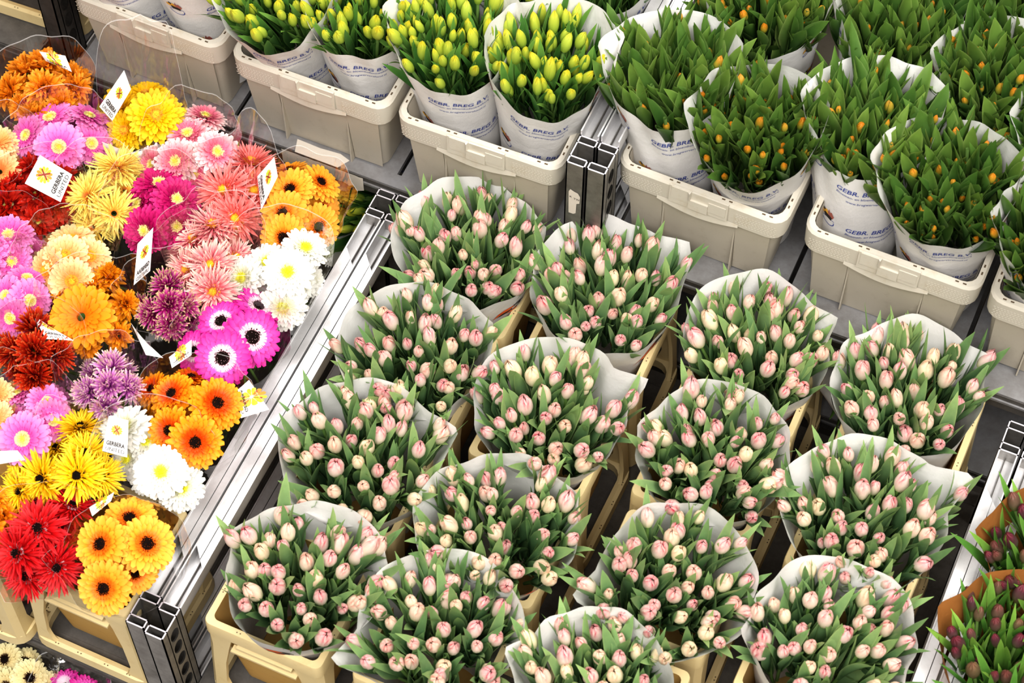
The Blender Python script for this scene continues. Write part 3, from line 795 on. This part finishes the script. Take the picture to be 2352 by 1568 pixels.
PC = {  # petal colours base -> tip
 'amber': [(0, '#a84e08'), (.3, '#e07a10'), (.7, '#f0921a'), (1, '#f4a638')],
 'magpink': [(0, '#c2287e'), (.4, '#e65ab0'), (1, '#f39ad0')],
 'yellow': [(0, '#e8a808'), (.5, '#fac60c'), (1, '#ffd632')],
 'rosewhite': [(0, '#d24a72'), (.45, '#ea7d96'), (.8, '#f6c3c6'), (1, '#fbe6e2')],
 'red': [(0, '#6d0d0a'), (.4, '#b3160f'), (1, '#d6301c')],
 'lemonpeach': [(0, '#ef8a3e'), (.35, '#f6cc5a'), (1, '#f9ea86')],
 'peachspider': [(0, '#e87a3c'), (.5, '#f6b46a'), (1, '#fadf9e')],
 'cerise': [(0, '#7e0540'), (.5, '#bb0c62'), (1, '#d62c80')],
 'coral': [(0, '#e35a4e'), (.5, '#f0706a'), (1, '#f79c98')],
 'orange': [(0, '#e8600c'), (.35, '#f08a1c'), (.5, '#faaa30'), (1, '#fbb644')],
 'blushspider': [(0, '#cf4a5c'), (.5, '#e87f88'), (.8, '#f6b8b2'), (1, '#fae3cb')],
 'white': [(0, '#dfe08a'), (.35, '#eceacc'), (.6, '#f3f2ea')],
 'peach': [(0, '#ee7a30'), (.4, '#f6a862'), (1, '#fcdaa6')],
 'dahlia': [(0, '#b84c06'), (.35, '#ee860c'), (1, '#f8a51e')],
 'magspiky': [(0, '#8a0c58'), (.5, '#c42088'), (.78, '#dc62b0'), (1, '#ece49a')],
 'hotpink': [(0, '#f4e4ea'), (.40, '#f3d3e6'), (.52, '#e85cbc'), (1, '#dc1f98')],
 'scarlet': [(0, '#5e0a05'), (.5, '#b41c0a'), (.9, '#d8421c'), (1, '#e08a50')],
 'lilac': [(0, '#a83a9c'), (.45, '#d070c4'), (.8, '#e8a8da'), (1, '#f0e0b8')],
 'sunset': [(0, '#d83606'), (.42, '#e85608'), (.62, '#f38e12'), (1, '#f7a81e')],
 'goldspider': [(0, '#eaa406'), (.5, '#fdc808'), (1, '#ffde3c')],
 'bloodspider': [(0, '#7c060a'), (.6, '#cc1218'), (1, '#e03038')],
 'apricot': [(0, '#ea5a0c'), (.42, '#f07f18'), (.56, '#f7a528'), (1, '#f9b746')],
 'creamy': [(0, '#b97a5a'), (.3, '#ecd69a'), (1, '#f0e6b4')]}
PM = {k: petal_mat('petal_'+k, v, trans=.18) for k, v in PC.items()}
_gm = {}
def gmesh(style, col, k):
    if (style, col, k) not in _gm: _gm[(style, col, k)] = gerb_mesh(style, PM[col], hash((len(style), len(col), k)) % 9999)
    return _gm[(style, col, k)]
STEM = MB(); add_tube(STEM, [(0,0,-.22), (0,0,-.1), (0,0,0)], .0035, 6); 
rows_ = [[((r*cos(2*pi*j/10), r*sin(2*pi*j/10), z), 0, 0) for j in range(10)] for r, z in ((.004,-.016), (.012,-.008), (.014,.0))]
STEM.grid(rows_, True); STEM_ME = STEM.mesh('flower_stem', M['stem'])

def card(root, o, quad, z4, brand=True, cut=False, flip=False):
    """a printed panel of the sleeve: quad = image positions of its corners, top-left first, going round"""
    P = [at(u, v, z)-o for (u, v), z in zip(quad, z4)]
    nrm = (P[1]-P[0]).cross(P[3]-P[0]).normalized()
    if nrm.dot(-CF) < 0: nrm = -nrm
    def f(x, y, lift=0.): # x,y in 0..1 , y down
        a = P[0].lerp(P[1], x); b = P[3].lerp(P[2], x); q = a.lerp(b, y)
        return q+nrm*(lift + .004*sin(pi*x)*sin(pi*y))
    mb = MB(); n = 8
    mb.grid([[(f(i/n, j/n), 0, 0) for i in range(n+1)] for j in range(n+1)])
    mb.mi = 0
    g = lambda x, y: f(x, y, .0012)
    if brand:
        cx, cy = .5, .36; asp = (P[1]-P[0]).length/max(.001, (P[3]-P[0]).length); rr = .26
        cols = (2, 3, 4, 5, 4, 3)
        for k in range(12):
            a = 2*pi*k/12; c_ = [2, 4, 5, 3, 5, 4][k % 6] if k % 2 else [4, 2, 3, 5, 4, 5][k % 6]
            pts = []
            for rad, da in ((.12, 0), (.75, -.24), (.97, -.17), (1.05, 0), (.97, .17), (.75, .24)):
                pts.append((cx+rr*rad*cos(a+da), cy+rr*rad*sin(a+da)*asp))
            put_poly(mb, pts, g, c_)
        for s_ in (-1, 1): put_poly(mb, [(cx-.13, cy-s_*.13*asp), (cx-.10, cy-s_*.17*asp), (cx+.15, cy+s_*.14*asp), (cx+.11, cy+s_*.17*asp)], lambda x, y: f(x, y, .0018), 6)
        k = (-1 if flip else 1)
        put_text(mb, 'GERBERA', .155, lambda x, y: f(.5+k*x, .80-y/1. *asp if False else .80-y, .0014), 1, 0, 0, .78, 0, .004)
        put_text(mb, 'UNITED', .14, lambda x, y: f(.5+k*x, .95-y, .0014), 1, 0, 0, .78)
    mb.build('printed_panel', [M['card'], M['ink_black'], M['lg_red'], M['lg_or'], M['lg_lime'], M['lg_salm'], M['lg_dark']], root, True)

def bouquet(u, v, label, style, col, ey, flowers, base, zh=1.03, film=(.10, .05), cards=(), seed=0, rpx=None, tall=None):
    c = at(u, v, zh); o = Vector((base[0], base[1], .602))
    if zh < .8: o.z = .102
    root = thing('gerbera_bouquet', label, 'gerberas', o, 0, 'gerbera bouquets in clear sleeves')
    rg = random.Random(seed)
    mu = sum(f[0] for f in flowers)/len(flowers); mv = sum(f[1] for f in flowers)/len(flowers); mr = sum(f[2] for f in flowers)/len(flowers)
    a_ = rg.uniform(0, 6); fill = []
    for k in range(5):
        a = a_+k*2*pi/5; fill.append((mu+58*cos(a), mv+44*sin(a), mr*.82, .5*cos(a), -.5*sin(a), -.045))
    for i, fl in enumerate(list(flowers)+(fill if zh > .8 else [])):
        fu, fv, rp, dx, dy = fl[:5]; dz = fl[5] if len(fl) > 5 else 0.
        p = at(fu, fv, zh+dz)
        dist = (p-CAM).dot(CF); rad = rp*dist/FPX
        nrm = (Vector((0, 0, 1)) + IMR*dx + IMU*(dy-.32)).normalized()
        g = link('gerbera', gmesh(style if len(fl) < 7 else fl[6], col, rg.randrange(3)), root)
        g.location = p-o; g.rotation_euler = (nrm.to_track_quat('Z', 'Y') @ Quaternion((0,0,1), rg.uniform(0, 6.28))).to_euler()
        s = rad/.042; g.scale = (s, s, s)
        if ey:
            e = link('flower_eye', eye(ey), g); e.location = (0, 0, -.0006 if style in ('open',) else .003)
        st = link('flower_stem', STEM_ME, g); st.scale = (1/s*.9, 1/s*.9, 1.)
    if film:
        R_, h = film
        w = Wrap((o.x, o.y), .035, o.z+.02, c, R_, R_, 0, zh+h, .02, .008, ((rg.uniform(0, 360), .12), (rg.uniform(0, 360), .1)), seed+77, 1.5)
        if tall:
            al, amt, wd = tall; old = w.rim
            def rim2(th, old=old):
                r, z = old(th); d = (th-(R(al)+TH0)+pi) % (2*pi)-pi
                return r, z+amt*max(0., 1-(abs(d)/wd)**4)
            w.rim = rim2
        mb = MB(); w.mesh(mb, 60, 12, o)
        mb.mi = 1; mb.grid([[(w.p(2*pi*j/60, u_)-o, 1., 0.) for j in range(60)] for u_ in (1., 1.0045)], True)  # thin strip that carries the painted rim highlight
        mb.build('clear_sleeve', [M['film'], M['film_glint']], root)
    for cd in cards: card(root, o, *cd)
    return root

G = []
def ring(cu, cv, r, n, rp, seed, dz=.0, jit=8, tilt=.55):
    rg = random.Random(seed); out = []
    for k in range(n):
        if k == 0: out.append((cu, cv, rp, 0, .1, dz)); continue
        a = 2*pi*k/(n-1)+rg.uniform(-.3, .3)
        out.append((cu+r*cos(a)+rg.uniform(-jit, jit), cv-.8*r*sin(a)+rg.uniform(-jit, jit), rp*rg.uniform(.85, 1.1), tilt*cos(a), tilt*sin(a), dz-.02))
    return out
B = bouquet
B(105,212, 'shaggy amber gerbera bouquet in film beside the dark holed post', 'shaggy', 'amber', None, ring(103,208,66,9,58,1), (-1.37,.28), film=(.108,.04), seed=1, cards=((((90,118),(150,128),(165,165),(105,140)), (1.09,1.09,1.07,1.07)),))
B(148,312, 'bright pink gerbera bouquet below the shaggy amber one', 'open', 'magpink', 'yellow', [(116,272,56,-.2,.5),(62,312,50,-.6,.1),(204,268,48,.5,.9),(209,330,50,.6,-.1,-.01),(136,338,58,.05,-.1,.015)], (-1.30,.22), film=(.10,.03), seed=2)
B(335,275, 'yellow gerbera bouquet in the tallest clear sleeve', 'double', 'yellow', 'gold', [(335,222,50,-.1,.7,-.01),(290,300,50,-.5,-.2,-.01),(280,250,46,-.6,.3,-.01),(358,268,66,.2,.1,.02)], (-1.17,.28), film=(.09,.04), seed=3, tall=(92,.16,1.25), cards=((((234,325),(300,352),(303,378),(240,346)), (1.02,1.02,1.0,1.0), False), (((300,352),(382,330),(386,356),(306,384)), (1.02,1.02,1.0,1.0), False), (((285,161),(301,205),(258,278),(228,245)), (1.17,1.13,1.06,1.09)),))
B(440,330, 'rose and white gerbera bouquet beside the tall yellow one', 'double', 'rosewhite', 'yellow', [(432,312,56,-.1,.4),(470,272,50,.3,.8,-.01),(352,378,46,-.6,-.1,-.01),(445,400,52,.1,-.3,-.01),(405,372,54,-.2,-.1,.01),(497,352,56,.4,.1,.02)], (-1.06,.28), film=(.10,.03), seed=4)
B(88,450, 'dark red shaggy gerbera bouquet under the large white diamond card', 'shaggy', 'red', 'yellow', ring(85,452,64,9,56,5), (-1.28,.10), film=(.10,.03), seed=5, cards=((((57,421),(92,356),(166,401),(139,464)), (1.10,1.10,1.10,1.10)),))
B(228,435, 'yellow and peach spider gerbera bouquet between the red and crimson ones', 'spider', 'lemonpeach', None, [(203,452,58,-.4,.1,.01),(270,385,60,.2,.6),(262,490,56,.2,-.5),(215,520,48,-.3,-.7,-.02),(285,440,50,.5,.1,-.02)], (-1.17,.12), film=(.095,.03), seed=6)
B(355,470, 'crimson gerbera bouquet under a folded film flap', 'double', 'cerise', 'yellow', [(365,425,58,0,.5),(320,470,50,-.6,.2,-.01),(405,460,56,.3,.1,.01),(335,530,56,-.4,-.3,.0),(405,520,54,.3,-.4,-.01)], (-1.05,.12), film=(.10,.04), seed=7, tall=(-60,.05,.6))
B(540,435, 'coral red spider gerbera bouquet beside the light orange one', 'spider', 'coral', 'gold', [(575,378,60,.2,.7),(517,440,64,-.3,.1,.015),(580,440,58,.4,.1),(540,500,60,.1,-.4,.005),(480,415,46,-.7,.2,-.02)], (-.93,.20), film=(.10,.04), seed=8, tall=(60,.09,.55), cards=((((630,360),(638,405),(600,482),(591,405)), (1.14,1.11,1.05,1.08)),))
B(690,475, 'light orange gerbera bouquet by the corner of the trolley', 'open', 'orange', 'blackorange', [(665,392,44,-.3,1.0,-.015),(735,420,50,.7,.5,.0),(730,520,52,.6,-.5,-.015),(668,436,54,-.2,.2,.015),(652,492,56,-.3,.0,.02),(652,545,54,-.2,-.5,.01)], (-.81,.25), film=(.105,.04), seed=9)
B(492,575, 'pink and cream spider gerbera bouquet above the hot pink one', 'spider', 'blushspider', 'gold', [(490,520,60,0,.5),(432,620,52,-.6,-.1),(445,550,48,-.5,.3,-.01),(540,590,44,.6,.1,-.01),(484,610,58,.0,.0,.02),(490,668,58,.0,-.5,.01)], (-.92,.08), film=(.105,.04), seed=10)
B(650,612, 'white gerbera bouquet with lime eyes beside the rail below the light orange one', 'double', 'white', 'lime', [(700,572,54,.3,.3,.02),(615,605,50,-.2,.2),(560,640,54,-.6,0,-.01),(650,705,56,.2,-.7,-.02),(690,650,40,.6,-.2,-.015),(661,626,58,.1,-.1,.025)], (-.79,.08), film=(.105,.05), seed=11)
B(158,592, 'peach gerbera bouquet between the spider and the orange shaggy ones', 'open', 'peach', 'gold', [(165,552,52,0,.6),(110,620,54,-.6,-.1),(205,590,50,.4,.2,.0),(150,590,54,-.1,.1,.015),(165,645,52,.1,-.5,.01)], (-1.14,-.03), film=(.10,.03), seed=12)
B(212,715, 'shaggy orange gerbera bouquet with one fully open dark eyed bloom', 'shaggy', 'dahlia', None, [(150,680,46,-.5,.3,-.02),(250,640,46,.3,.6,-.01),(285,700,46,.6,.1,-.01),(270,770,46,.5,-.5,-.02),(200,790,44,.0,-.7,-.02),(140,745,44,-.6,-.3,-.02),(215,660,44,0,.5,-.01),(187,728,74,-.15,-.05,.02,'open')], (-1.04,-.10), film=(.11,.03), seed=13, cards=((((75,722),(118,752),(170,782),(105,778)), (1.05,1.05,1.05,1.05)), (((316,560),(352,522),(345,622),(307,655)), (1.12,1.14,1.06,1.05), True, False, True)))
B(388,695, 'spiky magenta gerbera bouquet with pale yellow tips', 'spiky', 'magspiky', None, [(385,655,48,0,.5),(425,700,46,.5,.0),(350,720,44,-.5,-.1,-.01),(395,745,46,.1,-.5,-.01),(388,700,48,0,0,.015)], (-.92,-.05), film=(.09,.05), seed=14, cards=((((300,740),(325,775),(375,822),(335,815)), (1.0,1.0,1.0,1.0), False),))
B(542,765, 'hot pink gerbera bouquet with black eyes and white rings', 'open', 'hotpink', 'blackring', [(550,690,50,.0,.9,-.02),(592,705,54,.5,.6,-.01),(448,808,50,-.5,-.1,-.01),(509,740,54,-.2,.3,.01),(578,775,66,.4,-.05,.02),(512,822,64,.0,-.3,.02)], (-.79,-.08), film=(.11,.02), seed=15, cards=((((388,820),(440,780),(440,815),(395,845)), (1.04,1.04,1.04,1.04)),))
B(78,808, 'scarlet spiky gerbera bouquet beside the shaggy orange one', 'spiky', 'scarlet', None, [(80,755,56,0,.5),(130,815,52,.6,0),(30,810,52,-.5,0),(80,865,54,0,-.6),(80,808,58,0,0,.015)], (-1.15,-.20), film=(.105,.02), seed=16)
B(30,665, 'bright pink gerbera bouquet above the scarlet spiky one', 'open', 'magpink', 'yellow', [(62,640,46,.2,.7),(68,690,50,.4,-.2),(15,680,48,-.4,0),(25,730,48,-.2,-.6,-.01)], (-1.26,-.06), film=(.10,.03), seed=17)
B(12,560, 'bright pink gerbera bouquet cut by the picture edge below the dark red one', 'double', 'magpink', 'yellow', [(20,545,60,.1,.4),(25,600,50,.4,-.4,-.01),(-30,590,54,-.4,0)], (-1.30,.03), film=(.10,.03), seed=18)
B(250,885, 'spiky lilac gerbera bouquet between scarlet and sunset orange ones', 'spiky', 'lilac', None, [(255,845,50,0,.5),(295,890,46,.5,.1),(205,900,48,-.5,-.1),(245,935,48,0,-.6,-.01),(250,885,50,0,0,.012)], (-.95,-.24), film=(.095,.03), seed=19)
B(78,965, 'bright pink gerbera bouquet above the golden spider one', 'open', 'magpink', 'yellow', [(40,905,44,-.3,.9,-.02),(108,925,48,.4,.4),(120,965,50,.6,-.1,-.01),(54,1008,62,-.2,-.15,.02)], (-1.03,-.34), film=(.10,.02), seed=20)
B(450,945, 'sunset orange gerbera bouquet with black eyes beside the rail', 'double', 'sunset', 'blackorange', [(440,872,48,0,.9,-.02),(352,895,44,-.7,.4,-.02),(397,907,54,-.3,.3,.0),(391,988,54,-.3,-.2,.005),(497,928,62,.4,.1,.02),(449,1015,62,.1,-.3,.02)], (-.79,-.24), film=(.115,.02), seed=21, cards=((((572,872),(618,940),(553,960),(546,895)), (1.03,1.03,1.03,1.03), True, False, True),))
B(160,1052, 'golden spider gerbera bouquet with dark eyes', 'spider', 'goldspider', 'black', [(185,985,54,0,.8,-.01),(195,1042,52,.1,.3,0),(98,1100,60,-.4,-.2,.005),(232,1095,50,.5,-.2,0),(178,1092,60,0,-.2,.02),(48,1128,50,-.5,-.2,-.01),(60,1075,46,-.4,.2,-.02)], (-.92,-.40), film=(.105,.01), seed=22, cards=((((-8,1036),(40,1034),(58,1056),(-4,1066)), (1.05,1.05,1.04,1.04), False),))
B(345,1035, 'white gerbera bouquet with a printed card lying on its petals', 'double', 'white', 'lime', [(288,985,62,-.3,.4,.0),(335,1015,44,.0,.0,-.02),(415,1118,58,.6,-.4,-.015),(370,1085,62,.1,-.1,.02)], (-.80,-.36), film=(.105,.02), seed=23, cards=((((250,955),(295,965),(292,1050),(235,1035)), (1.085,1.085,1.075,1.075)),))
B(95,1240, 'blood red gerbera bouquet with black eyes over the cream bucket', 'spider', 'bloodspider', 'blackpink', [(165,1165,52,.4,.7,-.015),(90,1160,50,-.1,.9,-.02),(130,1300,60,.3,-.6,-.02),(60,1320,54,-.4,-.7,-.03),(88,1215,66,0,.1,.02),(42,1270,60,-.4,-.2,.02)], (-.90,-.50), film=(.11,.01), seed=24)
B(287,1275, 'apricot yellow gerbera bouquet with black eyes at the bucket corner', 'open', 'apricot', 'blackorange', [(298,1192,62,0,.5,.0),(310,1315,50,.5,-.5,-.03),(337,1250,66,.4,.1,.01),(233,1250,64,-.4,0,.02),(240,1350,62,-.2,-.4,.015)], (-.76,-.50), film=(.115,.0), seed=25, cards=((((205,1165),(262,1130),(255,1150),(212,1185)), (1.06,1.06,1.06,1.06)),))
B(-12,345, 'pale peach gerbera bouquet cut by the picture edge above the dark red one', 'double', 'peach', None, [(-5,330,50,.2,.4),(0,395,48,.3,-.3)], (-1.36,.18), film=(.095,.03), seed=26)
B(-25,1215, 'shaggy dark orange gerbera bouquet cut by the picture edge', 'shaggy', 'dahlia', None, [(-15,1150,46,.3,.4),(-25,1220,50,.3,0),(5,1185,44,.4,.1,-.02),(-5,1260,44,.3,-.4,-.02)], (-1.02,-.45), film=(.10,.02), seed=27)
B(-10,920, 'peach gerbera bouquet cut by the picture edge beside bright pink blooms', 'double', 'peach', None, [(-10,905,44,.4,.3),(-15,960,44,.3,-.3)], (-1.12,-.32), film=(.09,.02), seed=28)
B(40,1535, 'cream gerbera bouquet on the low trolley under the shelf edge', 'open', 'creamy', 'black', [(12,1515,40,-.2,.2,.01),(58,1520,38,.3,.5),(68,1556,42,.3,-.1,.01),(15,1575,42,-.2,-.5),(100,1580,40,.6,-.3,-.01)], (-.98,-.84), zh=.42, film=(.09,.02), seed=29)
B(165,1590, 'magenta gerbera bouquet at the bottom beside the cream one', 'double', 'hotpink', None, [(150,1570,36,-.2,.3),(190,1590,40,.3,.1)], (-.80,-.86), zh=.42, film=(.085,.02), seed=30)

GB = 'cream buckets of gerberas'
BX_, BY_ = at(188, 96, .92).x-.140, at(188, 96, .92).y+.140
for i, (x, y, lab) in enumerate(((-.8265,-.476,'cream bucket of apricot and red gerberas beside the front double posts'), (-1.105,-.500,'cream bucket of red gerberas, rounded foot showing at the picture corner'))):
    place_bucket(x, y, .602, R(1.0 if i else -.5), lab, GB)
place_bucket(BX_, BY_, .918, R(2), 'cream bucket alone on the trolley behind the dark holed post', None)

# ------------------------------------------------------------------ light
def area(name, loc, sx, sy, power, col=(1,1,1), rot=(0,0,0)):
    d = bpy.data.lights.new(name, 'AREA'); d.shape = 'RECTANGLE'; d.size = sx; d.size_y = sy; d.energy = power; d.color = col
    o = link(name, d); o.location = loc; o.rotation_euler = rot
    return o
area('hall_light', (-2.6, 2.4, 6.4), 3.6, 3.8, 310, (1, .97, .94))
area('hall_light', (3.0, -.3, 6.8), 2.4, 5.0, 640, (1, .965, .92))
area('hall_light', (-1.5, 5.9, 6.4), 3.2, 1.8, 160, (1, .97, .94))
area('hall_light', (.2, -3.4, 6.6), 5.0, 2.2, 720, (1, .965, .93))
w = bpy.data.worlds.new('hall'); sc.world = w; w.use_nodes = True
w.node_tree.nodes['Background'].inputs[0].default_value = (1, .97, .94, 1); w.node_tree.nodes['Background'].inputs[1].default_value = .34

# ------------------------------------------------------------------ camera
cd = bpy.data.cameras.new('camera'); cam = bpy.data.objects.new('camera', cd); COL.objects.link(cam)
cd.sensor_width = 36; cd.lens = FPX/2352*36
m = Matrix((( CR.x, -CD.x, -CF.x, CAM.x), (CR.y, -CD.y, -CF.y, CAM.y), (CR.z, -CD.z, -CF.z, CAM.z), (0,0,0,1)))
cam.matrix_world = m
cd.dof.use_dof = True; cd.dof.focus_distance = 4.33; cd.dof.aperture_fstop = 5.0
sc.camera = cam
sc.view_settings.view_transform = 'Standard'; sc.view_settings.look = 'Medium High Contrast'; sc.view_settings.exposure = -0.58
cy = sc.cycles
cy.use_adaptive_sampling = True; cy.adaptive_threshold = .05; cy.transparent_max_bounces = 24; cy.max_bounces = 6; cy.diffuse_bounces = 3; cy.glossy_bounces = 3; cy.transmission_bounces = 4
cy.caustics_reflective = False; cy.caustics_refractive = False
